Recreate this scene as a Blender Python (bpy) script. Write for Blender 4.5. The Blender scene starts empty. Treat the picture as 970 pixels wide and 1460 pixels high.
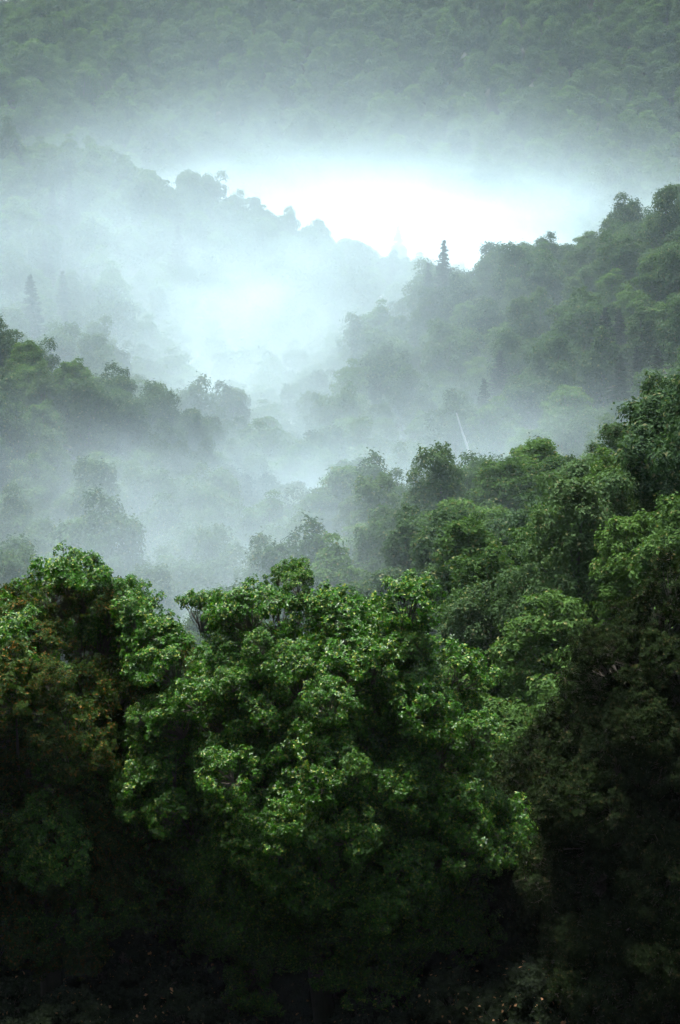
import bpy, math, random
import numpy as np
from mathutils import Vector, Matrix, Euler

# ------------------------------------------------------------------ camera, sky, sun, exposure
scene = bpy.context.scene
col = scene.collection
R = math.radians

cam_data = bpy.data.cameras.new('camera')
cam_data.sensor_fit = 'VERTICAL'
cam_data.angle = R(36.7)
cam_data.clip_start = 0.2
cam_data.clip_end = 5000
cam = bpy.data.objects.new('camera', cam_data)
cam.location = (0, 0, 100)
cam.rotation_euler = (R(78), 0, 0)
col.objects.link(cam)
scene.camera = cam

SUN_EL, SUN_AZ = 72, -35          # degrees; azimuth clockwise from +Y
world = bpy.data.worlds.new('World')
scene.world = world
world.use_nodes = True
wn = world.node_tree
wn.nodes.clear()
sky = wn.nodes.new('ShaderNodeTexSky')
sky.sky_type = 'NISHITA'
sky.sun_disc = False
sky.sun_elevation = R(SUN_EL)
sky.sun_rotation = R(SUN_AZ)
sky.air_density = 1.0
sky.dust_density = 3.0
sky.ozone_density = 1.0
bg = wn.nodes.new('ShaderNodeBackground')
bg.inputs['Strength'].default_value = 0.055
wo = wn.nodes.new('ShaderNodeOutputWorld')
wn.links.new(sky.outputs[0], bg.inputs['Color'])
wn.links.new(bg.outputs[0], wo.inputs['Surface'])

sun_data = bpy.data.lights.new('sun', 'SUN')
sun_data.energy = 1.5
sun_data.angle = R(18)
sun_data.color = (1.0, 0.985, 0.95)
sun = bpy.data.objects.new('sun', sun_data)
sv = Vector((math.sin(R(SUN_AZ)) * math.cos(R(SUN_EL)), math.cos(R(SUN_AZ)) * math.cos(R(SUN_EL)), math.sin(R(SUN_EL))))
sun.rotation_euler = sv.to_track_quat('Z', 'Y').to_euler()
sun.location = (0, 0, 400)
col.objects.link(sun)

vs = scene.view_settings
vs.view_transform = 'Standard'
vs.look = 'None'
vs.exposure = 3.32
vs.gamma = 1.0
vs.use_curve_mapping = False

cy = scene.cycles
cy.max_bounces = 12
cy.diffuse_bounces = 1
cy.glossy_bounces = 1
cy.transmission_bounces = 2
cy.transparent_max_bounces = 4
cy.volume_bounces = 8
cy.volume_step_rate = 1.6
cy.volume_max_steps = 256
cy.use_adaptive_sampling = True
cy.adaptive_threshold = 0.02
cy.use_denoising = True
cy.use_fast_gi = False
cy.caustics_reflective = False
cy.caustics_refractive = False
FOG = True

rng = np.random.default_rng(7)
random.seed(7)

# ------------------------------------------------------------------ materials
def new_mat(name):
    m = bpy.data.materials.new(name)
    m.use_nodes = True
    m.node_tree.nodes.clear()
    return m, m.node_tree.nodes, m.node_tree.links

def leaf_mat(name, c_dark, c_light, c_odd, odd=0.06, trans=0.35, rough=0.45, tree_var=0.35, spec=0.3):
    """leaf colour varies leaf by leaf (random per island) and tree by tree (object random)"""
    m, N, L = new_mat(name)
    geo = N.new('ShaderNodeNewGeometry')
    oi = N.new('ShaderNodeObjectInfo')
    mix = N.new('ShaderNodeMix'); mix.data_type = 'RGBA'
    mix.inputs[6].default_value = (*c_dark, 1); mix.inputs[7].default_value = (*c_light, 1)
    add = N.new('ShaderNodeMath'); add.operation = 'MULTIPLY_ADD'
    L.new(oi.outputs['Random'], add.inputs[0]); add.inputs[1].default_value = tree_var
    mul = N.new('ShaderNodeMath'); mul.operation = 'MULTIPLY'
    L.new(geo.outputs['Random Per Island'], mul.inputs[0]); mul.inputs[1].default_value = 1 - tree_var
    L.new(mul.outputs[0], add.inputs[2])
    L.new(add.outputs[0], mix.inputs[0])
    # a few yellowing or rusty leaves
    wh = N.new('ShaderNodeTexWhiteNoise'); wh.noise_dimensions = '1D'
    L.new(geo.outputs['Random Per Island'], wh.inputs['W'])
    lt = N.new('ShaderNodeMath'); lt.operation = 'LESS_THAN'
    L.new(wh.outputs['Value'], lt.inputs[0]); lt.inputs[1].default_value = odd
    mix2 = N.new('ShaderNodeMix'); mix2.data_type = 'RGBA'
    L.new(lt.outputs[0], mix2.inputs[0])
    L.new(mix.outputs[2], mix2.inputs[6]); mix2.inputs[7].default_value = (*c_odd, 1)
    pr = N.new('ShaderNodeBsdfPrincipled')
    L.new(mix2.outputs[2], pr.inputs['Base Color'])
    pr.inputs['Roughness'].default_value = rough
    pr.inputs['Specular IOR Level'].default_value = spec
    tr = N.new('ShaderNodeBsdfTranslucent')
    bright = N.new('ShaderNodeMix'); bright.data_type = 'RGBA'; bright.blend_type = 'MULTIPLY'
    bright.inputs[0].default_value = 1.0
    L.new(mix2.outputs[2], bright.inputs[6]); bright.inputs[7].default_value = (1.25, 1.35, 0.7, 1)
    L.new(bright.outputs[2], tr.inputs['Color'])
    ms = N.new('ShaderNodeMixShader'); ms.inputs[0].default_value = trans
    L.new(pr.outputs[0], ms.inputs[1]); L.new(tr.outputs[0], ms.inputs[2])
    out = N.new('ShaderNodeOutputMaterial')
    L.new(ms.outputs[0], out.inputs['Surface'])
    return m

def bark_mat(name, c1, c2, scale=6.0):
    m, N, L = new_mat(name)
    tc = N.new('ShaderNodeTexCoord')
    mp = N.new('ShaderNodeMapping'); mp.inputs['Scale'].default_value = (scale, scale, scale * 0.15)
    L.new(tc.outputs['Object'], mp.inputs[0])
    nz = N.new('ShaderNodeTexNoise'); nz.inputs['Scale'].default_value = 2.0; nz.inputs['Detail'].default_value = 5
    L.new(mp.outputs[0], nz.inputs['Vector'])
    cr = N.new('ShaderNodeMix'); cr.data_type = 'RGBA'
    cr.inputs[6].default_value = (*c1, 1); cr.inputs[7].default_value = (*c2, 1)
    L.new(nz.outputs['Fac'], cr.inputs[0])
    bp = N.new('ShaderNodeBump'); bp.inputs['Strength'].default_value = 0.6; bp.inputs['Distance'].default_value = 0.03
    L.new(nz.outputs['Fac'], bp.inputs['Height'])
    pr = N.new('ShaderNodeBsdfPrincipled'); pr.inputs['Roughness'].default_value = 0.9
    L.new(cr.outputs[2], pr.inputs['Base Color']); L.new(bp.outputs[0], pr.inputs['Normal'])
    out = N.new('ShaderNodeOutputMaterial'); L.new(pr.outputs[0], out.inputs['Surface'])
    return m

def ground_mat():
    m, N, L = new_mat('forest_floor')
    geo = N.new('ShaderNodeNewGeometry')
    n1 = N.new('ShaderNodeTexNoise'); n1.inputs['Scale'].default_value = 0.25; n1.inputs['Detail'].default_value = 6
    n2 = N.new('ShaderNodeTexNoise'); n2.inputs['Scale'].default_value = 7.0; n2.inputs['Detail'].default_value = 4
    L.new(geo.outputs['Position'], n1.inputs['Vector']); L.new(geo.outputs['Position'], n2.inputs['Vector'])
    a = N.new('ShaderNodeMix'); a.data_type = 'RGBA'
    a.inputs[6].default_value = (0.018, 0.017, 0.009, 1); a.inputs[7].default_value = (0.010, 0.022, 0.008, 1)
    L.new(n1.outputs['Fac'], a.inputs[0])
    b = N.new('ShaderNodeMix'); b.data_type = 'RGBA'; b.blend_type = 'MULTIPLY'; b.inputs[0].default_value = 0.7
    L.new(a.outputs[2], b.inputs[6]); L.new(n2.outputs['Fac'], b.inputs[7])
    bp = N.new('ShaderNodeBump'); bp.inputs['Strength'].default_value = 0.7; bp.inputs['Distance'].default_value = 0.15
    L.new(n2.outputs['Fac'], bp.inputs['Height'])
    pr = N.new('ShaderNodeBsdfPrincipled'); pr.inputs['Roughness'].default_value = 1.0
    L.new(b.outputs[2], pr.inputs['Base Color']); L.new(bp.outputs[0], pr.inputs['Normal'])
    out = N.new('ShaderNodeOutputMaterial'); L.new(pr.outputs[0], out.inputs['Surface'])
    return m

M_GROUND = ground_mat()
M_BARK = bark_mat('oak_bark', (0.035, 0.028, 0.02), (0.10, 0.085, 0.065))
M_BARK_GREY = bark_mat('beech_bark', (0.03, 0.03, 0.026), (0.075, 0.072, 0.062))
M_DEAD = bark_mat('bare_bleached_wood', (0.16, 0.155, 0.14), (0.32, 0.31, 0.28), 3.0)
M_OAK = leaf_mat('oak_leaf', (0.005, 0.024, 0.002), (0.044, 0.146, 0.006), (0.16, 0.20, 0.03), 0.10, 0.30, 0.42, 0.1, 0.22)
M_OAK_RUST = leaf_mat('rusty_oak_leaf', (0.008, 0.022, 0.003), (0.036, 0.068, 0.008), (0.13, 0.07, 0.014), 0.13, 0.3, 0.6, 0.1, 0.06)
M_MAPLE = leaf_mat('shaded_maple_leaf', (0.004, 0.009, 0.003), (0.013, 0.022, 0.006), (0.035, 0.03, 0.012), 0.06, 0.2, 0.95, 0.15, 0.02)  # leaf colour lowered to carry the shade that overhangs this tree
M_BROAD = leaf_mat('broadleaf_foliage', (0.010, 0.027, 0.013), (0.054, 0.098, 0.034), (0.09, 0.10, 0.045), 0.05, 0.3, 0.7, 0.5, 0.05)
M_BEECH = leaf_mat('beech_foliage', (0.013, 0.034, 0.010), (0.062, 0.122, 0.024), (0.10, 0.11, 0.035), 0.05, 0.3, 0.7, 0.5, 0.06)
M_NEEDLE = leaf_mat('spruce_needles', (0.010, 0.023, 0.012), (0.028, 0.050, 0.022), (0.05, 0.05, 0.03), 0.04, 0.1, 0.7, 0.4, 0.1)
M_LITTER = leaf_mat('fallen_leaf', (0.16, 0.075, 0.03), (0.42, 0.22, 0.09), (0.5, 0.36, 0.22), 0.15, 0.1, 0.8, 0.1, 0.1)

# ------------------------------------------------------------------ mesh helpers
def mesh_np(name, verts, faces_list, mats, smooth=False):
    """faces_list: list of (int array n x k, material index)"""
    me = bpy.data.meshes.new(name)
    verts = np.asarray(verts, dtype=np.float32)
    nl = sum(f.size for f, _ in faces_list); nf = sum(len(f) for f, _ in faces_list)
    me.vertices.add(len(verts)); me.vertices.foreach_set('co', verts.ravel())
    me.loops.add(nl); me.polygons.add(nf)
    li = np.concatenate([f.ravel() for f, _ in faces_list]).astype(np.int32)
    tot = np.concatenate([np.full(len(f), f.shape[1]) for f, _ in faces_list]).astype(np.int32)
    st = np.concatenate([[0], np.cumsum(tot)[:-1]]).astype(np.int32)
    mi = np.concatenate([np.full(len(f), i) for f, i in faces_list]).astype(np.int32)
    me.loops.foreach_set('vertex_index', li)
    me.polygons.foreach_set('loop_start', st)
    me.polygons.foreach_set('material_index', mi)
    me.polygons.foreach_set('use_smooth', np.full(nf, smooth))
    for m in mats: me.materials.append(m)
    me.update(calc_edges=True)
    return me

def link(name, data, parent=None, **props):
    o = bpy.data.objects.new(name, data)
    col.objects.link(o)
    if parent is not None: o.parent = parent
    for k, v in props.items(): o[k] = v
    return o

def norm(v):
    return v / np.maximum(np.linalg.norm(v, axis=-1, keepdims=True), 1e-9)

def frames(n, g):
    """two unit vectors across n, turned at random"""
    a = norm(np.cross(n, norm(g.normal(size=n.shape))))
    return a, np.cross(n, a)

def tubes(segs, sides=5):
    """segs: list of (points [k,3], radii [k]) -> verts, quads"""
    V, F, base = [], [], 0
    for P, r in segs:
        P = np.asarray(P, float); r = np.asarray(r, float)
        T = norm(np.gradient(P, axis=0))
        ref = np.array([0.31, 0.77, 0.2]) if abs(T[0][2]) > 0.5 else np.array([0.0, 0.1, 1.0])
        A = norm(np.cross(T, ref)); B = np.cross(T, A)
        an = np.linspace(0, 2 * math.pi, sides, endpoint=False)
        ring = P[:, None] + r[:, None, None] * (A[:, None] * np.cos(an)[None, :, None] + B[:, None] * np.sin(an)[None, :, None])
        V.append(ring.reshape(-1, 3))
        k = len(P)
        i = np.arange(k - 1)[:, None] * sides; j = np.arange(sides)[None]; j2 = (j + 1) % sides
        F.append(np.stack([i + j, i + j2, i + sides + j2, i + sides + j], -1).reshape(-1, 4) + base)
        base += k * sides
    return np.concatenate(V), np.concatenate(F)

def wobble(a, b, k, amp, g):
    t = np.linspace(0, 1, k)[:, None]
    P = np.asarray(a) * (1 - t) + np.asarray(b) * t
    P[1:-1] += g.normal(size=(k - 2, 3)) * amp
    return P

# ------------------------------------------------------------------ terrain
# surveyed ground heights (x east, y north, z), the camera stands at (0, 0, 100)
SURVEY = [
 # far hill
 (-192.9,700,161),(-151.7,720,158),(-110.4,760,180),(0,780,190),(106.4,780,192),(202.3,760,188),
 (-157.5,520,101),(-119.8,560,106.9),(0,600,110.9),(128.3,600,110.9),(181.2,600,110.9),(0,470,73.1),
 (67.5,480,79.1),(142.2,480,83.3),(-141.9,500,74.4),(-62.4,490,74.7),
 (-250,850,160),(0,900,160),(250,880,160),
 # ridge across the valley, west
 (-93.8,310,95.7),(-69.7,325,95.2),(-56.2,330,93.9),(-42.4,335,87.1),(-25.4,345,82.6),(-13.5,355,78.9),(-0.8,375,72.9),
 (15.7,410,65.9),(-66,230,70),(-51.7,235,64.3),(-35.9,235,60),(-20.3,240,55.1),(-0.7,300,56.3),(-25,300,67.8),(-50,290,76.1),
 (-70,400,74),(-20,430,60),(40,440,58),(-140,330,102),(-160,420,84),
 # ridge across the valley, east
 (74.2,235,91.5),(51.7,240,85),(40.8,243,78.3),(24.3,252,74.9),(8.9,262,67.4),(0.6,262,60.3),(-9.9,255,55.8),(50.4,165,62),
 (28.8,172,60.1),(17,172,57.3),(5.1,168,55.5),(-4.9,192,55.3),(33.9,205,68.1),(19.1,215,64.3),
 (70,330,68),(30,330,56),(130,240,108),(130,330,80),(120,420,70),
 # low western hillside
 (-54.8,165,77),(-37.8,172,73.8),(-29.7,174,69.4),(-24.5,176,66.9),(-14.5,180,60.4),(-4.3,168,55.7),(-27.5,100,63.5),
 (-17.2,100,63),(-10.9,103,61.7),(-20.9,135,63.9),(-35,205,60),(-100,170,88),(-60,110,70),
 # near eastern slope
 (22.6,70,83.5),(17.3,78,79.5),(17.3,95,74.4),(15.2,105,72.5),(8.8,122,67.3),(0.9,132,63.4),(-6.9,128,60.4),(-8.7,113,61.8),
 (-1.5,92,65.2),(4.5,82,66.4),(8.6,68,67.9),(28,135,58),(60,120,74),(60,60,96),
 # the camera's own steep hillside
 (0,0,98.2),(0,6,88),(0,20,78),(-10,48,68.2),(0,48,68.5),(8,44,71),(0,62,66.5),(-12,65,65),(-30,50,72),(-40,20,88),(40,20,95),
 (0,-15,108),(0,-50,135),(60,-50,140),(-60,-50,135),(0,-120,175),(-160,-60,140),(160,-60,145),(-150,60,95),(150,60,120),
]
S = np.array(SURVEY, float)
S[:, 2] += np.interp(S[:, 1], [58, 75, 140, 170, 420, 470], [0, 2, 2, 3, 3, 0])      # soil depth over the survey
def _k(d2): return np.where(d2 > 0, 0.5 * d2 * np.log(np.maximum(d2, 1e-12)), 0)
_X = S[:, :2] / 100.0
_d2 = ((_X[:, None] - _X[None]) ** 2).sum(-1)
_n = len(S)
_A = np.zeros((_n + 3, _n + 3))
_A[:_n, :_n] = _k(_d2) + np.eye(_n) * 0.0008
_A[:_n, _n] = 1; _A[:_n, _n + 1:] = _X
_A[_n, :_n] = 1; _A[_n + 1:, :_n] = _X.T
_w = np.linalg.solve(_A, np.concatenate([S[:, 2], np.zeros(3)]))
def ground_z(x, y):
    x = np.asarray(x, float); y = np.asarray(y, float)
    sh = x.shape
    P = np.stack([x.ravel(), y.ravel()], -1) / 100.0
    out = np.empty(len(P))
    for i in range(0, len(P), 4000):
        q = P[i:i + 4000]
        d2 = ((q[:, None] - _X[None]) ** 2).sum(-1)
        out[i:i + 4000] = _k(d2) @ _w[:_n] + _w[_n] + q @ _w[_n + 1:]
    return np.clip(out, 44, 240).reshape(sh)

xs = np.concatenate([np.arange(-420, -120, 15), np.arange(-120, 120, 3.0), np.arange(120, 421, 15)])
ys = np.concatenate([np.arange(-150, -20, 8), np.arange(-20, 140, 2.0), np.arange(140, 460, 5), np.arange(460, 960, 12)])
GX, GY = np.meshgrid(xs, ys)
GZ = ground_z(GX, GY) + 0.25 * np.sin(GX * 0.9 + 1.3 * np.sin(GY * 0.5)) * np.cos(GY * 0.7)
nx, ny = len(xs), len(ys)
gi = np.arange(nx * ny).reshape(ny, nx)
gq = np.stack([gi[:-1, :-1], gi[:-1, 1:], gi[1:, 1:], gi[1:, :-1]], -1).reshape(-1, 4)
link('terrain', mesh_np('terrain', np.stack([GX, GY, GZ], -1).reshape(-1, 3), [(gq, 0)], [M_GROUND], True),
     kind='structure', label='steep wooded hillsides and valley floor under the forest', category='terrain')

# ------------------------------------------------------------------ tree models
def leaf_quads(P, nrm, size, g, aspect=0.62, fold=0.25):
    """one folded two-triangle leaf spray per point"""
    n = len(P)
    a, b = frames(nrm, g)
    s = size * g.uniform(0.65, 1.35, (n, 1))
    base = P - a * s * 0.5
    tip = P + a * s * 0.5 - nrm * s * fold * g.uniform(-0.3, 1, (n, 1))
    l = P + b * s * aspect * 0.5 + nrm * s * fold * 0.5
    r = P - b * s * aspect * 0.5 + nrm * s * fold * 0.5
    V = np.stack([base, l, tip, r], 1).reshape(-1, 3)
    i = np.arange(n)[:, None] * 4
    F = np.concatenate([i + np.array([[0, 1, 2]]), i + np.array([[0, 2, 3]])])
    return V, F

def broad_crown(seed, Rr=4.2, z0=1.6, z1=13.0, nlobe=46, nleaf=10000, leaf=0.34, flat=0.8, ragged=0.16, top=1.0):
    """uneven dome of leafy lobes; ragged = how far single lobes and sprigs stand out, top = how pointed"""
    g = np.random.default_rng(seed)
    Rr = Rr * g.uniform(0.9, 1.1); z1 = z1 * g.uniform(0.92, 1.08)
    cz = z0 + (z1 - z0) * 0.46; hz = (z1 - z0) * 0.5
    k = np.arange(nlobe) + 0.5
    u = 1 - 1.80 * k / nlobe
    ph = k * 2.399963 + g.uniform(0, 6.28)
    d = np.stack([np.sqrt(1 - u * u) * np.cos(ph), np.sqrt(1 - u * u) * np.sin(ph), u], -1)
    d = norm(d + g.normal(size=d.shape) * 0.18)
    rad = g.uniform(0.80 - ragged, 0.80 + ragged, (nlobe, 1))
    ax = g.uniform(0, 6.28, 3)
    skew = 1 + 0.15 * np.sin(ph[:, None] + ax[0]) + 0.10 * np.sin(2 * ph[:, None] + ax[1])
    taper = 1 - (top - 1) * np.clip(d[:, 2:3], 0, 1) * 0.45
    C = d * rad * np.array([Rr * 0.86, Rr * 0.86, hz * 0.88])
    C[:, :2] *= skew * taper
    C += np.array([0, 0, cz])
    lr = Rr * g.uniform(0.17, 0.36, nlobe)
    which = g.choice(nlobe, nleaf, p=lr ** 2 / (lr ** 2).sum())
    v = norm(g.normal(size=(nleaf, 3)) + np.array([0, 0, 0.40]) + d[which] * 0.7)
    lump = 1 + 0.30 * np.sin(v[:, :1] * 7 + which[:, None]) * np.sin(v[:, 1:2] * 6 + which[:, None] * 2.1)
    rr = lr[which][:, None] * lump * (1 - 0.40 * g.random((nleaf, 1)) ** 2)
    rr[g.random(nleaf) < 0.05] *= 1.35                   # loose twigs
    P = C[which] + v * rr * np.array([1.12, 1.12, flat])
    n_ = norm(v * 1.0 + np.array([0, 0, 0.45]) + g.normal(size=v.shape) * 0.40)
    # leaves inside, so that no crown is hollow
    ni = nleaf // 3
    w = norm(g.normal(size=(ni, 3))) * g.random((ni, 1)) ** 0.4 * 0.80
    W = w * np.array([Rr, Rr, hz]); W[:, :2] *= 1 - (top - 1) * np.clip(w[:, 2:3], 0, 1) * 0.45
    P = np.concatenate([P, W + np.array([0, 0, cz])])
    n_ = np.concatenate([n_, norm(w + np.array([0, 0, 0.6]) + g.normal(size=w.shape) * 0.4)])
    return leaf_quads(P, n_, leaf, g), C

def trunk_mesh(seed, height, r0, targets, mat, name, sides=6, k=5):
    g = np.random.default_rng(seed)
    segs = [(wobble((0, 0, -0.6), (g.normal() * 0.2, g.normal() * 0.2, height), 6, 0.10, g), np.linspace(r0 * 1.25, r0 * 0.25, 6))]
    for t in targets:
        h = g.uniform(0.25, 0.7) * height
        h = min(h, t[2] - 0.3) if t[2] > 1.5 else h * 0.5
        P = wobble((0, 0, h), t, k, 0.12, g)
        segs.append((P, np.linspace(r0 * 0.38, r0 * 0.06, k)))
    V, F = tubes(segs, sides)
    return mesh_np(name, V, [(F, 0)], [mat], True)

KINDS = {}
def make_kind(key, n, mat, bark, **kw):
    out = []
    for i in range(n):
        (V, F), C = broad_crown(100 * len(KINDS) + i + 11, **kw)
        cm = mesh_np(key + '_crown', V, [(F, 0)], [mat])
        g = np.random.default_rng(i)
        pick = C[g.permutation(len(C))[:10]]
        tm = trunk_mesh(i + 5, kw.get('z1', 13) * 0.72, 0.24, pick, bark, key + '_trunk')
        out.append((cm, tm))
    KINDS[key] = out
M_ASH = leaf_mat('ash_foliage', (0.016, 0.036, 0.016), (0.058, 0.100, 0.036), (0.11, 0.12, 0.05), 0.05, 0.3, 0.7, 0.5, 0.05)
make_kind('oak_tree', 5, M_BROAD, M_BARK, nlobe=40, flat=0.95, ragged=0.17)
make_kind('beech_tree', 5, M_BEECH, M_BARK_GREY, Rr=3.8, z0=1.4, z1=13.8, nlobe=60, flat=0.6, leaf=0.32, ragged=0.15, top=1.4)
make_kind('ash_tree', 4, M_ASH, M_BARK_GREY, Rr=3.2, z0=1.4, z1=15.0, nlobe=34, flat=1.1, leaf=0.30, ragged=0.20, top=1.5, nleaf=8000)

def spruce(seed, h=14.0, Rr=3.2):
    g = np.random.default_rng(seed)
    segs = [(np.array([[0, 0, -0.6], [0, 0, h * 0.5], [0, 0, h]]), np.array([0.22, 0.13, 0.02]))]
    PV, NV = [], []
    z = h * 0.10
    while z < h * 0.985:
        t = (z - h * 0.1) / (h * 0.9)
        Lb = Rr * (1 - t) ** 0.85 * g.uniform(0.75, 1.12) + 0.12
        nb = int(6 + 3 * (1 - t))
        off = g.uniform(0, 6.28)
        for b in range(nb):
            a = off + b * 6.283 / nb + g.normal() * 0.15
            L1 = Lb * g.uniform(0.7, 1.1)
            dirv = np.array([math.cos(a), math.sin(a), 0])
            side = np.array([-dirv[1], dirv[0], 0])
            m = max(3, int(L1 / 0.13))
            s = np.linspace(0.12, 1, m)[:, None]
            droop = -0.38 * L1 * s ** 1.0 + 0.22 * L1 * s ** 3
            P = dirv * s * L1 + np.array([0, 0, 1.0]) * (z + droop + g.normal() * 0.16)
            for sd in (-1, 1, 0):
                w = (1 - s) * 0.35 * L1 * g.uniform(0.2, 1, (m, 1)) + 0.05
                Q = P + side * sd * w + np.array([0, 0, -0.25]) * w
                PV.append(Q + g.normal(size=Q.shape) * 0.05)
                nn = np.array([0, 0, 1.0]) + dirv * 0.35 + side * sd * 0.35
                NV.append(np.repeat(nn[None], m, 0) + g.normal(size=(m, 3)) * 0.35)
            segs.append((np.stack([[0, 0, z], P[-1]]), np.array([0.035, 0.008])))
        z += g.uniform(0.34, 0.56) * (0.55 + 0.6 * (1 - t))
    P = np.concatenate(PV); Nn = norm(np.concatenate(NV))
    V, F = leaf_quads(P, Nn, 0.36, g, 0.5, 0.3)
    tv, tf = tubes(segs, 4)
    return (mesh_np('spruce_crown', V, [(F, 0)], [M_NEEDLE]), mesh_np('spruce_trunk', tv, [(tf, 0)], [M_BARK], True))
KINDS['spruce_tree'] = [spruce(31, 14, 3.8), spruce(32, 13, 3.3), spruce(33, 15, 4.2)]

def plant_tree(name, variant, loc, rz, sc, label, category, group=None):
    cm, tm = KINDS[name][variant]
    e = link(name, None)
    e.empty_display_size = 0.5
    e.location = loc; e.rotation_euler = (0, 0, rz)
    e.scale = sc
    e['label'] = label; e['category'] = category
    if group: e['group'] = group
    link('trunk', tm, e); link('crown', cm, e)
    return e

# ------------------------------------------------------------------ the forest
TAN_H = 485 / 2200.0
def scatter():
    """dart throwing over the wooded slopes, closer where the camera hill looks onto them"""
    g = np.random.default_rng(21)
    out = []
    cell = {}
    def ok(x, y, d):
        c = 12.0
        i, j = int(x // c), int(y // c)
        for a in (-1, 0, 1):
            for b in (-1, 0, 1):
                for (u, v, dd) in cell.get((i + a, j + b), ()):
                    if (u - x) ** 2 + (v - y) ** 2 < (0.5 * (d + dd)) ** 2: return False
        cell.setdefault((i, j), []).append((x, y, d))
        return True
    N = 90000
    Y = np.sqrt(g.uniform(66 ** 2, 840 ** 2, N))
    X = g.uniform(-1.35, 1.35, N) * (TAN_H * Y + 6)
    Q = g.random(N)
    for x, y, q in zip(X, Y, Q):
        d = 3.1 + 0.9 * q if y < 150 else (4.0 + 1.2 * q if y < 440 else 5.9 + 2.2 * q)
        if ok(x, y, d): out.append((x, y, q))
    return np.array(out)

T = scatter()
TZ = ground_z(T[:, 0], T[:, 1])
def zone(x, y):
    if y > 432: return 'far'
    west = x < -0.012 * y - 2 if y > 140 else x < -9 - 0.02 * (y - 66)
    if y > 200:
        # west ridge / east ridge are parted by the valley line
        vx = np.interp(y, [200, 250, 300, 360, 432], [-22, -13, 2, 24, 45])
        return 'west_ridge' if x < vx else 'east_ridge'
    if y > 140:
        return 'low_hill' if x < np.interp(y, [140, 170, 200], [-6, -4, -14]) else 'east_ridge'
    return 'low_hill' if x < np.interp(y, [66, 110, 140], [-9, -11, -8]) else 'near_slope'

STEP = {
 'near_slope': ('in the dip right behind the crown', 'halfway up the clear slope', 'high on the slope above the dark maple'),
 'east_ridge': ('at the misty foot of', 'halfway up', 'along the crest of'),
 'low_hill': ('at the foot of', 'halfway up', 'along the top of'),
 'west_ridge': ('at the misty foot of', 'halfway up', 'along the crest of'),
 'far': ('just above the mist on', 'halfway up', 'near the top of'),
}
LAB = {
 'near_slope': ('green {k} {p}, behind the bright oak', 'trees on the near slope behind the oak'),
 'east_ridge': ('{k} {p} the ridge with the leaning bare trunk', 'trees on the ridge with the leaning bare trunk'),
 'low_hill': ('misty {k} {p} the low hillside behind the rusty oak', 'trees on the low hillside behind the rusty oak'),
 'west_ridge': ('misty {k} {p} the ridge opposite the leaning trunk', 'trees on the misty ridge opposite the leaning trunk'),
 'far': ('distant {k} {p} the highest far hill', 'trees on the far hill'),
}
KNAME = {'ash_tree': 'narrow ragged tree', 'oak_tree': 'rounded broadleaf tree', 'beech_tree': 'layered broadleaf tree', 'spruce_tree': 'pointed dark conifer'}

g = np.random.default_rng(5)
cand = []
for (x, y, q), z in zip(T, TZ):
    zn = zone(x, y)
    size = {'near_slope': 0.64, 'low_hill': 0.66, 'east_ridge': 0.80, 'west_ridge': 0.86, 'far': 1.18}[zn]
    s = size * (0.80 + 0.42 * q) * g.uniform(0.9, 1.1)
    r = g.random()
    kind = 'oak_tree' if r < 0.42 else 'beech_tree' if r < 0.76 else 'ash_tree'
    pc = 0.004
    if zn == 'east_ridge' and 186 < y < 222 and x > 18: pc = 0.22
    if zn == 'west_ridge' and x < -0.17 * y: pc = 0.25
    if zn == 'near_slope': pc = 0.0
    if g.random() < pc: kind = 'spruce_tree'
    hs = s * g.uniform(0.9, 1.15)
    var = int(g.integers(0, len(KINDS[kind])))
    cand.append(dict(x=x, y=y, z=z, kind=kind, var=var, rz=g.uniform(0, 6.283), s=s, hs=hs, zone=zn))
def ctree(x, y, kind, s, hs, var=0):
    global cand
    cand = [c for c in cand if (c['x'] - x) ** 2 + (c['y'] - y) ** 2 > 3.0 ** 2]
    cand.append(dict(x=x, y=y, z=float(ground_z(np.array([x]), np.array([y]))[0]), kind=kind, var=var, rz=x + y, s=s, hs=hs, zone=zone(x, y)))
ctree(17.0, 256, 'spruce_tree', 0.95, 1.15, 0)
ctree(14.6, 258, 'spruce_tree', 0.8, 1.05, 1)
for ex, ey, es in ((7.5, 69, .65), (11.5, 66, .7), (10.5, 73, .7), (6, 75, .62), (14.5, 62, .8), (16, 69, .75)):
    ctree(ex, ey, 'beech_tree', es, es, int(ex) % 4)
ctree(15.5, 418, 'spruce_tree', 1.3, 1.5, 2)

# a gap in the wood round the leaning dead trunk
cand = [c for c in cand if not (abs(c['x'] - 0.0945 * c['y']) < 3.0 and 178 < c['y'] < 187)]
for c in cand:
    if abs(c['x'] - 0.092 * c['y']) < 4.5 and 160 < c['y'] <= 178: c['s'] *= 0.8; c['hs'] *= 0.55
# how much of each tree shows above the nearer canopy, seen from the look-out
cand.sort(key=lambda c: c['y'])
sky_line = np.full(400, -1e9)
for c in cand:
    half = 4.0 * c['s'] / c['y']; a = c['x'] / c['y']
    top = (c['z'] + 13 * c['hs'] - 100) / c['y']; bot = (c['z'] + 3 - 100) / c['y']
    i0 = int((a - half + TAN_H) / (2 * TAN_H) * 400); i1 = int((a + half + TAN_H) / (2 * TAN_H) * 400) + 1
    i0 = max(0, i0); i1 = min(400, i1)
    c['vis'] = 0.0
    if i1 > i0:
        u = (np.arange(i0, i1) + 0.5) / 400 * 2 * TAN_H - TAN_H
        prof = bot + (top - bot) * np.sqrt(np.clip(1 - ((u - a) / half) ** 2, 0, 1))
        seg = sky_line[i0:i1]
        c['vis'] = float(np.clip(prof - np.maximum(seg, bot), 0, None).sum() * (2 * TAN_H / 400)) * 2200 ** 2
        sky_line[i0:i1] = np.maximum(seg, prof)

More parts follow.
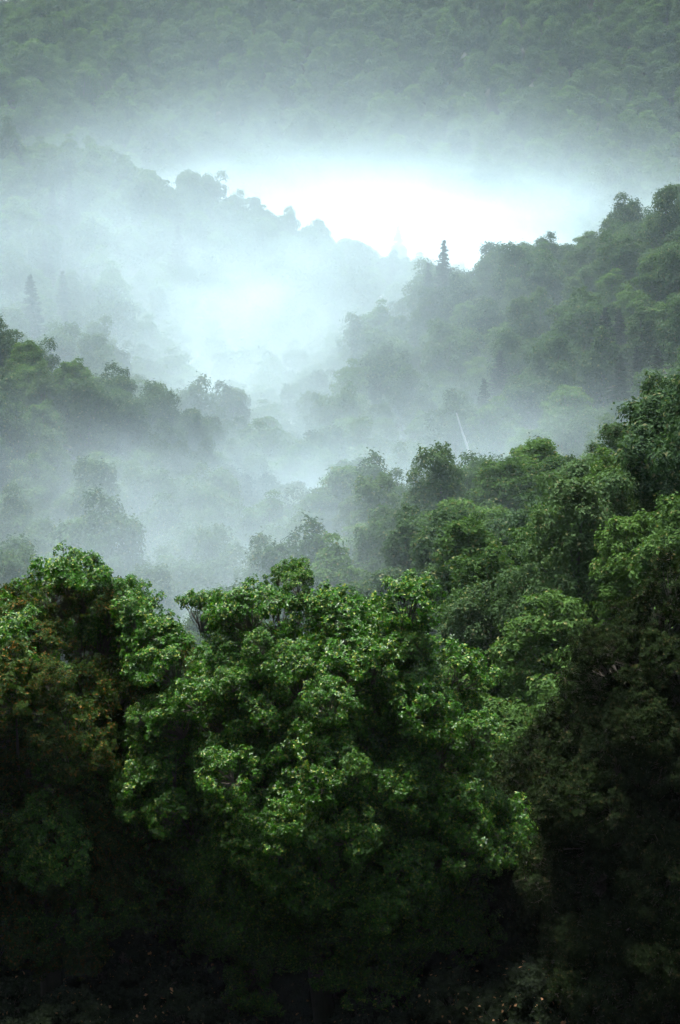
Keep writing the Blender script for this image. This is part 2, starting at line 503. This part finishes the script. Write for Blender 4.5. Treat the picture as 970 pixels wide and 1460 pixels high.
terc = {}
for zn in STEP:
    zz = np.array([c['z'] for c in cand if c['zone'] == zn and c['vis'] > 60])
    terc[zn] = np.quantile(zz, (0.33, 0.72)) if len(zz) else (0, 0)
picked = {k: 0 for k in KINDS}
stuff = []
for c in sorted(cand, key=lambda c: -c['vis']):
    lim = 290
    if c['vis'] > 60 and picked[c['kind']] < lim:
        picked[c['kind']] += 1
        lb, gr = LAB[c['zone']]
        kn = KNAME[c['kind']]
        stp = STEP[c['zone']][int(np.searchsorted(terc[c['zone']], c['z']))]
        plant_tree(c['kind'], c['var'], (c['x'], c['y'], c['z']), c['rz'], (c['s'], c['s'], c['hs']),
                   lb.format(k=kn, p=stp), 'tree' if c['kind'] != 'spruce_tree' else 'conifer', gr + ': ' + kn + 's ' + stp.split(' of')[0])
    else:
        stuff.append(c)
print('TREES individual', picked, 'stuff', len(stuff))

def forest_mass(name, items, label):
    """all trees that cannot be told apart singly: one object, instances on points"""
    vlist = [v for k in KINDS for v in KINDS[k]]
    base = {}
    n = 0
    for k in KINDS:
        base[k] = n; n += len(KINDS[k])
    me = bpy.data.meshes.new(name)
    me.vertices.add(len(items))
    me.vertices.foreach_set('co', np.array([(c['x'], c['y'], c['z']) for c in items], np.float32).ravel())
    at = me.attributes.new('variant', 'INT', 'POINT'); at.data.foreach_set('value', np.array([base[c['kind']] + c['var'] for c in items], np.int32))
    at = me.attributes.new('turn', 'FLOAT_VECTOR', 'POINT'); at.data.foreach_set('vector', np.array([(0, 0, c['rz']) for c in items], np.float32).ravel())
    at = me.attributes.new('size', 'FLOAT_VECTOR', 'POINT'); at.data.foreach_set('vector', np.array([(c['s'], c['s'], c['hs']) for c in items], np.float32).ravel())
    o = link(name, me, kind='stuff', label=label, category='forest')
    ng = bpy.data.node_groups.new('forest_mass', 'GeometryNodeTree')
    ng.interface.new_socket('Geometry', in_out='INPUT', socket_type='NodeSocketGeometry')
    ng.interface.new_socket('Geometry', in_out='OUTPUT', socket_type='NodeSocketGeometry')
    gin = ng.nodes.new('NodeGroupInput'); gout = ng.nodes.new('NodeGroupOutput')
    join = ng.nodes.new('GeometryNodeJoinGeometry')
    srcs = []
    for k in KINDS:
        for v in range(len(KINDS[k])):
            pair = []
            cm, tm = KINDS[k][v]
            for me_ in (cm, tm):
                pair.append(next(ob for ob in col.objects if ob.data is me_))
            srcs.append(pair)
    for pair in reversed(srcs):          # a join node stacks its links last first
        j2 = ng.nodes.new('GeometryNodeJoinGeometry')
        for ob in pair:
            oi = ng.nodes.new('GeometryNodeObjectInfo'); oi.transform_space = 'ORIGINAL'
            oi.inputs['Object'].default_value = ob
            ng.links.new(oi.outputs['Geometry'], j2.inputs[0])
        gi_ = ng.nodes.new('GeometryNodeGeometryToInstance')
        ng.links.new(j2.outputs[0], gi_.inputs[0])
        ng.links.new(gi_.outputs[0], join.inputs[0])
    iop = ng.nodes.new('GeometryNodeInstanceOnPoints')
    iop.inputs['Pick Instance'].default_value = True
    def attr(nm, t):
        a = ng.nodes.new('GeometryNodeInputNamedAttribute'); a.data_type = t
        a.inputs[0].default_value = nm
        return a.outputs['Attribute']
    ng.links.new(gin.outputs[0], iop.inputs['Points'])
    ng.links.new(join.outputs[0], iop.inputs['Instance'])
    ng.links.new(attr('variant', 'INT'), iop.inputs['Instance Index'])
    ng.links.new(attr('turn', 'FLOAT_VECTOR'), iop.inputs['Rotation'])
    ng.links.new(attr('size', 'FLOAT_VECTOR'), iop.inputs['Scale'])
    ng.links.new(iop.outputs[0], gout.inputs[0])
    md = o.modifiers.new('forest', 'NODES'); md.node_group = ng
    return o
forest_mass('distant_forest', stuff, 'unbroken mass of treetops covering the far hill and hidden slopes')

# out-of-view wood added around the look-out to shade the foreground trees
g = np.random.default_rng(91)
wood = []
for _ in range(6000):
    x, y = g.uniform(-75, 75), g.uniform(-75, 62)
    if (y > -3 and abs(x) < (TAN_H * 1.25) * max(y, 0) + 4.5): continue
    if x * x + y * y < 9.5 ** 2 or (y > -6 and abs(x) < TAN_H * max(y, 0) + 8.2): continue
    if any((c['x'] - x) ** 2 + (c['y'] - y) ** 2 < 5.2 ** 2 for c in wood): continue
    s_ = g.uniform(1.25, 1.7)
    if y > -8 and abs(x) < TAN_H * 1.12 * max(y, 0) + 5.6 * s_ + 0.8: continue
    wood.append(dict(x=x, y=y, z=0, kind='oak_tree' if g.random() < 0.5 else 'beech_tree', var=int(g.integers(0, 4)), rz=g.uniform(0, 6.28), s=s_, hs=s_, zone='own'))
for _ in range(900):
    # low growth added below the frame to block low light
    y = g.uniform(9, 40); x = g.uniform(-1, 1) * (TAN_H * 1.25 * y + 4)
    if any((c['x'] - x) ** 2 + (c['y'] - y) ** 2 < 3.0 ** 2 for c in wood): continue
    gz = float(ground_z(np.array([x]), np.array([y]))[0])
    hs = min(0.8, (100 - y * 0.60 - 0.6 - gz) / 14.5)
    if hs < 0.2: continue
    wood.append(dict(x=x, y=y, z=0, kind='oak_tree', var=int(g.integers(0, 4)), rz=g.uniform(0, 6.28), s=max(hs, 0.45), hs=hs, zone='own'))
wz = ground_z(np.array([c['x'] for c in wood]), np.array([c['y'] for c in wood]))
for c, z in zip(wood, wz):
    c['z'] = float(z)
    if c['s'] > 1 and c['y'] > 0: c['hs'] = max(c['hs'], (115 - c['z']) / 13.5)     # flanking trees stretched overhead to block sky light on the foreground
forest_mass('shading_wood', wood, 'unseen wood added around the look-out to shade the foreground trees')

# leaning bare pale trunk on the eastern ridge
def dead_trunk(x, y, h, lean, label):
    z = float(ground_z(np.array([x]), np.array([y]))[0])
    e = link('dead_tree', None); e.location = (x, y, z)
    e['label'] = label; e['category'] = 'dead tree'
    gg = np.random.default_rng(3)
    P = wobble((0, 0, -0.5), (lean, 0.3, h), 7, 0.025, gg)
    V, F = tubes([(P, np.linspace(0.27, 0.10, 7))], 7)
    link('trunk', mesh_np('bare_trunk', V, [(F, 0)], [M_DEAD], True), e)
    for t in (0.55, 0.68, 0.8):
        p = P[int(t * 6)]
        V, F = tubes([(wobble(p, p + np.array([gg.normal() * 0.5, gg.normal() * 0.3, 0.5]), 3, 0.03, gg), np.array([0.04, 0.03, 0.012]))], 5)
        link('branch', mesh_np('bare_branch', V, [(F, 0)], [M_DEAD], True), e)
dead_trunk(17.8, 184, 11.5, -3.8, 'bare pale dead trunk leaning among the trees')

# ------------------------------------------------------------------ foreground trees
def rosettes(P, axis, g, nl=6, leaf=0.13):
    """star of leaves at each twig tip"""
    n = len(P)
    a, b = frames(axis, g)
    V, F = [], []
    base = 0
    ang0 = g.uniform(0, 6.283, (n, 1))
    for k in range(nl):
        an = ang0 + k * 6.283 / nl + g.normal(size=(n, 1)) * 0.25
        tilt = g.uniform(-0.25, 0.75, (n, 1))
        out = norm(a * np.cos(an) + b * np.sin(an) + axis * tilt)
        sd = norm(np.cross(axis, out)); up = np.cross(out, sd)
        s = leaf * g.uniform(0.65, 1.25, (n, 1))
        p0 = P + out * s * 0.1
        V.append(np.stack([p0, P + out * s * 0.62 + sd * s * 0.30 + up * s * 0.09, P + out * s * 1.1 - up * s * 0.10, P + out * s * 0.62 - sd * s * 0.30 + up * s * 0.09], 1).reshape(-1, 3))
        i = np.arange(n)[:, None] * 4 + base
        F.append(i + np.array([[0, 2, 1]])); F.append(i + np.array([[0, 3, 2]]))
        base += n * 4
    return np.concatenate(V), np.concatenate(F)

def bough_mesh(seed, mat, name, nsub=38, per=20, leaf=0.105, sub_r=0.30):
    """one leafy bough, about 1.3 m across, its foot at the origin and its leaves around +Z"""
    g = np.random.default_rng(seed)
    v = norm(g.normal(size=(nsub, 3)) + np.array([0, 0, 0.55]))
    C = v * g.uniform(0.55, 1.05, (nsub, 1)) * np.array([1.15, 1.15, 0.85]) + np.array([0, 0, 0.35])
    ax = norm(v + np.array([0, 0, 0.5]))
    which = np.repeat(np.arange(nsub), per)
    w = norm(g.normal(size=(len(which), 3)) + ax[which] * 0.9)
    P = C[which] + w * sub_r * g.uniform(0.35, 1.1, (len(which), 1))
    V, F = rosettes(P, norm(w + np.array([0, 0, 0.35]) + g.normal(size=w.shape) * 0.25), g, 6, leaf)
    segs = [(wobble((0, 0, -0.5), c, 4, 0.05, g), np.linspace(0.022, 0.006, 4)) for c in C]
    segs += [(np.stack([C[i], P[j]]), np.array([0.006, 0.003])) for j, i in enumerate(which) if j % 3 == 0]
    tv, tf = tubes(segs, 3)
    return mesh_np(name, np.concatenate([V, tv]), [(F, 0), (tf + len(V), 1)], [mat, M_BARK])

M_SHADE_FILL = leaf_mat('shade_leaf', (0.004, 0.008, 0.003), (0.010, 0.018, 0.005), (0.34, 0.19, 0.10), 0.012, 0.2, 0.7, 0.15, 0.08)  # near-black leaves paint in the shade; rare brown ones stand for dappled litter
BOUGHS = {
 'shade_fill': [bough_mesh(80 + i, M_SHADE_FILL, 'shade_bough', leaf=0.15) for i in range(5)],
 'oak': [bough_mesh(50 + i, M_OAK, 'oak_bough') for i in range(6)],
 'rust': [bough_mesh(60 + i, M_OAK_RUST, 'rusty_bough', leaf=0.10) for i in range(5)],
 'maple': [bough_mesh(70 + i, M_MAPLE, 'shaded_bough', leaf=0.10) for i in range(5)],
}

def big_tree(name, foot, centre, radii, kinds, nb, label, category, seed, trunk_r=0.4, group=None, inner=0.35, scale=(0.72, 1.15), skirt=-0.75, slope=0.0):
    """a tree seen leaf by leaf: trunk, limbs and single boughs of foliage"""
    g = np.random.default_rng(seed)
    fz = float(ground_z(np.array([foot[0]]), np.array([foot[1]]))[0])
    e = link(name, None); e.location = (foot[0], foot[1], fz)
    e['label'] = label; e['category'] = category
    if group: e['group'] = group
    c = np.array(centre) - np.array([foot[0], foot[1], fz]); rad = np.array(radii)
    k = np.arange(nb) + 0.5
    u = 1 - (1 - skirt) * k / nb
    ph = k * 2.399963 + g.uniform(0, 6.28)
    d = np.stack([np.sqrt(1 - u * u) * np.cos(ph), np.sqrt(1 - u * u) * np.sin(ph), u], -1)
    d = norm(d + g.normal(size=d.shape) * 0.10)
    q = d * 2.3 + seed
    lump = 0.86 + 0.11 * np.sin(q[:, 0] * 2.1) * np.cos(q[:, 1] * 1.7 + q[:, 2]) + 0.08 * np.sin(q[:, 2] * 4.3 + q[:, 0] * 3.1)
    lump = lump + g.normal(size=nb) * 0.06
    ins = g.random(nb) < inner
    lump[ins] *= g.uniform(0.5, 0.85, ins.sum())
    P = c + d * lump[:, None] * rad
    P[:, 2] -= slope * np.clip(P[:, 0] - c[0], 0, None)      # the crown falls away on its eastern side
    # limbs
    nl = 9
    top = c + np.array([0, 0, rad[2] * 0.45])
    segs = [(wobble((0, 0, -0.8), top, 8, 0.16, g), np.linspace(trunk_r * 1.3, trunk_r * 0.22, 8))]
    V, F = tubes(segs, 9)
    link('trunk', mesh_np(name + '_trunk', V, [(F, 0)], [M_BARK], True), e)
    tp = segs[0][0]
    far = P[g.permutation(nb)]
    for i in range(nl):
        tgt = c + (far[i] - c) * 0.75
        st = tp[int(g.integers(3, 7))]
        V, F = tubes([(wobble(st, tgt, 6, 0.2, g), np.linspace(trunk_r * 0.42, 0.03, 6))], 7)
        link('limb', mesh_np(name + '_limb', V, [(F, 0)], [M_BARK], True), e)
    for i in range(nb):
        o = link('foliage_bough', BOUGHS[kinds[int(g.integers(0, len(kinds)))]][int(g.integers(0, 5))], e)
        ax = Vector(norm(d[i] * rad.max() / rad + np.array([0, 0, 0.75])))
        o.rotation_euler = (ax.to_track_quat('Z', 'Y').to_matrix() @ Matrix.Rotation(g.uniform(0, 6.283), 3, 'Z')).to_euler()
        s = g.uniform(*scale)
        if d[i][2] > 0.2 and g.random() < 0.16:          # a sprig standing out of the crown
            s *= 0.5; P[i] += d[i] * 0.55
        o.scale = (s, s, s)
        o.location = Vector(P[i]) - ax * 0.5 * s
    return e

big_tree('oak_tree', (-0.8, 48.5), (-0.6, 48.5, 80.3), (6.7, 5.2, 7.1), ['oak'], 280,
         'big bright green oak with a broad domed crown, in front of the misty valley', 'tree', 1, skirt=-0.95, slope=0.26)
big_tree('oak_tree', (-10.3, 50), (-10.3, 50, 80.1), (5.6, 4.8, 7.4), ['rust', 'rust', 'oak'], 210,
         'rusty brown-green oak beside the big bright green oak', 'tree', 2, skirt=-0.95)
big_tree('oak_tree', (-5.6, 54), (-5.5, 53.5, 77.9), (3.1, 3.2, 6.9), ['oak', 'oak', 'rust'], 120,
         'slim oak squeezed between the big bright oak and the rusty oak', 'tree', 3, 0.25, skirt=-0.95)
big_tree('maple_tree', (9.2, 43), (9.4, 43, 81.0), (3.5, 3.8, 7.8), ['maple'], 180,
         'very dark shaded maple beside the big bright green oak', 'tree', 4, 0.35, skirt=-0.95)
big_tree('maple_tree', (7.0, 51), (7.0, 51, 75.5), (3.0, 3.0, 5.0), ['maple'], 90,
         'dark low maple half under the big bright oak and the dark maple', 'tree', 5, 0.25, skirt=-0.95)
for i, (bx, by, rr, hh) in enumerate([(-9.5, 44.5, 3.2, 3.6), (-4.5, 45.5, 3.0, 3.2), (0.8, 44.8, 3.1, 3.4), (5.6, 44.8, 3.0, 3.6), (-13.5, 46, 3.0, 4.0), (-14, 58, 3.2, 5), (-9.5, 59.5, 3.2, 5), (-4.5, 60, 3.2, 5.2), (0, 59, 3.2, 5.2), (4.5, 58, 3.2, 5.2), (9, 56, 3.2, 5.5), (12, 50, 3.0, 5), (-2.2, 52, 2.6, 4), (-7.5, 50.5, 2.6, 4), (3.5, 51.5, 2.6, 4)]):  # shrubs added to block low light and keep the space below the crowns dark
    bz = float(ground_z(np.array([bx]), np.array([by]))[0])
    big_tree('shade_shrub', (bx, by), (bx, by, bz + hh * 0.62), (rr, 2.2, hh), ['shade_fill'], 60,
             'black-green shrub added to deepen the shade under the oaks and the dark maple', 'shrub', 20 + i, 0.09,
             'shrubs added to deepen the shade under the foreground trees', skirt=-0.95)

# ferns and saplings on the open ground between the nearer trees
g = np.random.default_rng(78)
n = 130000
uy = np.concatenate([np.sqrt(g.uniform(40 ** 2, 290 ** 2, 80000)), np.sqrt(g.uniform(42 ** 2, 105 ** 2, 50000))]); ux = g.uniform(-1.1, 1.1, n) * (TAN_H * uy + 3)
uz = ground_z(ux, uy) + 0.25 + 0.9 * g.random(n) ** 2 * (0.6 + 0.4 * np.sin(ux * 1.1) * np.sin(uy * 0.9))
V, F = leaf_quads(np.stack([ux, uy, uz], -1), norm(np.array([0, 0, 1.0]) + g.normal(size=(n, 3)) * 0.45), 0.45 + 0.0035 * uy[:, None], g, 0.5, 0.35)
link('undergrowth', mesh_np('undergrowth', V, [(F, 0)], [M_BEECH]), kind='stuff',
     label='low green ferns and saplings on the ground between the trees', category='undergrowth')

# fallen leaves below the oaks
g = np.random.default_rng(77)
n = 14000
lx = g.uniform(-18, 18, n); ly = g.uniform(36, 66, n)
keep = (np.sin(lx * 0.9 + 2 * np.sin(ly * 0.35)) + np.sin(ly * 0.8) + g.normal(size=n) * 0.6) > 0.3
lx, ly = lx[keep], ly[keep]
lz = ground_z(lx, ly) + 0.30 + g.uniform(0, 0.06, len(lx))
V, F = leaf_quads(np.stack([lx, ly, lz], -1), norm(np.array([0, -0.35, 1.0]) + g.normal(size=(len(lx), 3)) * 0.35), 0.16, g, 0.7, 0.3)
link('leaf_litter', mesh_np('leaf_litter', V, [(F, 0)], [M_LITTER]), kind='stuff',
     label='brown fallen leaves on the dark slope under the oaks', category='leaf litter')

# ------------------------------------------------------------------ mist and haze
def mist_mat(name, density, noise=0.02, lo=0.40, hi=0.62, power=3.0, floor=0.20, color=(0.765, 0.95, 0.965), aniso=0.0, warp=(1, 1, 1.6), seed=0.0):
    m, N, L = new_mat(name)
    tc = N.new('ShaderNodeTexCoord'); geo = N.new('ShaderNodeNewGeometry')
    ln = N.new('ShaderNodeVectorMath'); ln.operation = 'DOT_PRODUCT'
    L.new(tc.outputs['Object'], ln.inputs[0]); L.new(tc.outputs['Object'], ln.inputs[1])
    sub = N.new('ShaderNodeMath'); sub.operation = 'SUBTRACT'; sub.use_clamp = True
    sub.inputs[0].default_value = 1.0; L.new(ln.outputs['Value'], sub.inputs[1])
    pw = N.new('ShaderNodeMath'); pw.operation = 'POWER'; L.new(sub.outputs[0], pw.inputs[0]); pw.inputs[1].default_value = power
    mp = N.new('ShaderNodeMapping'); mp.inputs['Scale'].default_value = tuple(noise * w for w in warp); mp.inputs['Location'].default_value = (seed, seed * 0.7, seed * 1.3)
    mp.inputs['Rotation'].default_value = (0, R(18), 0)
    L.new(geo.outputs['Position'], mp.inputs[0])
    nz = N.new('ShaderNodeTexNoise'); nz.inputs['Scale'].default_value = 1.0; nz.inputs['Detail'].default_value = 3; nz.inputs['Roughness'].default_value = 0.55; nz.inputs['Distortion'].default_value = 0.6
    L.new(mp.outputs[0], nz.inputs['Vector'])
    mr = N.new('ShaderNodeMapRange'); mr.interpolation_type = 'SMOOTHSTEP'
    mr.inputs['From Min'].default_value = lo; mr.inputs['From Max'].default_value = hi
    mr.inputs['To Min'].default_value = floor; mr.inputs['To Max'].default_value = 1
    L.new(nz.outputs['Fac'], mr.inputs['Value'])
    m1 = N.new('ShaderNodeMath'); m1.operation = 'MULTIPLY'; L.new(pw.outputs[0], m1.inputs[0]); L.new(mr.outputs[0], m1.inputs[1])
    m2 = N.new('ShaderNodeMath'); m2.operation = 'MULTIPLY'; L.new(m1.outputs[0], m2.inputs[0]); m2.inputs[1].default_value = density
    pv = N.new('ShaderNodeVolumePrincipled')
    pv.inputs['Color'].default_value = (*color, 1); pv.inputs['Anisotropy'].default_value = aniso
    L.new(m2.outputs[0], pv.inputs['Density'])
    out = N.new('ShaderNodeOutputMaterial'); L.new(pv.outputs[0], out.inputs['Volume'])
    return m

def ball_mesh(name, mat):
    import bmesh
    bm = bmesh.new(); bmesh.ops.create_icosphere(bm, subdivisions=4, radius=1.0)
    me = bpy.data.meshes.new(name); bm.to_mesh(me); bm.free()
    me.materials.append(mat)
    return me

MIST = [
 # centre, radii, density, noise scale, yaw, label
 ((6, 440, 54), (300, 130, 79), 0.0180, 0.018, 0, 'bright white sea of mist in the far valley below the highest hill'),
 ((20, 560, 86), (320, 120, 72), 0.0018, 0.024, 0, 'thin streaks of mist hanging on the flank of the highest far hill'),
 ((-32, 252, 56), (92, 105, 74), 0.017, 0.026, 8, 'drifting mist between the ridge opposite the leaning trunk and the low hillside'),
 ((6, 160, 55), (70, 38, 33), 0.046, 0.042, 0, 'mist pooled at the foot of the leaning bare trunk'),
 ((-18, 116, 58), (46, 56, 34), 0.026, 0.045, 0, 'thin mist rising just behind the rusty oak'),
 ((4, 420, 78), (100, 64, 36), 0.022, 0.030, 0, 'densest white pocket of mist above the gap between the two ridges'),
 ((0, 235, 70), (170, 190, 85), 0.0026, 0.010, 0, 'thin veil of mist over the whole middle valley'),
 ((-3, 101, 66), (34, 36, 24), 0.014, 0.030, 0, 'light mist drifting over the slope right behind the big bright oak'),
]
if FOG:
    for i, (c, r, d, ns, yaw, lb) in enumerate(MIST):
        m = mist_mat('mist', d, ns, seed=i * 13.7)
        o = link('mist_bank', ball_mesh('mist_bank', m), kind='stuff', label=lb, category='mist')
        o.location = c; o.scale = r; o.rotation_euler = (0, 0, R(yaw))
    m, N, L = new_mat('haze')
    pv = N.new('ShaderNodeVolumePrincipled')
    pv.inputs['Color'].default_value = (0.78, 0.96, 1.0, 1)
    pv.inputs['Density'].default_value = 0.00005
    pv.inputs['Anisotropy'].default_value = 0.0
    out = N.new('ShaderNodeOutputMaterial'); L.new(pv.outputs[0], out.inputs['Volume'])
    zlo, zhi = float(GZ.min()) - 1.5, 262.0
    hx, y0, y1 = 425.0, -155.0, 965.0
    V = np.array([(sx, sy, sz) for sz in (zlo, zhi) for sy in (y0, y1) for sx in (-hx, hx)])
    F = np.array([(0, 2, 3, 1), (4, 5, 7, 6), (0, 1, 5, 4), (2, 6, 7, 3), (0, 4, 6, 2), (1, 3, 7, 5)])
    link('haze', mesh_np('haze', V, [(F, 0)], [m]), kind='stuff', label='pale damp air filling the whole valley', category='haze')
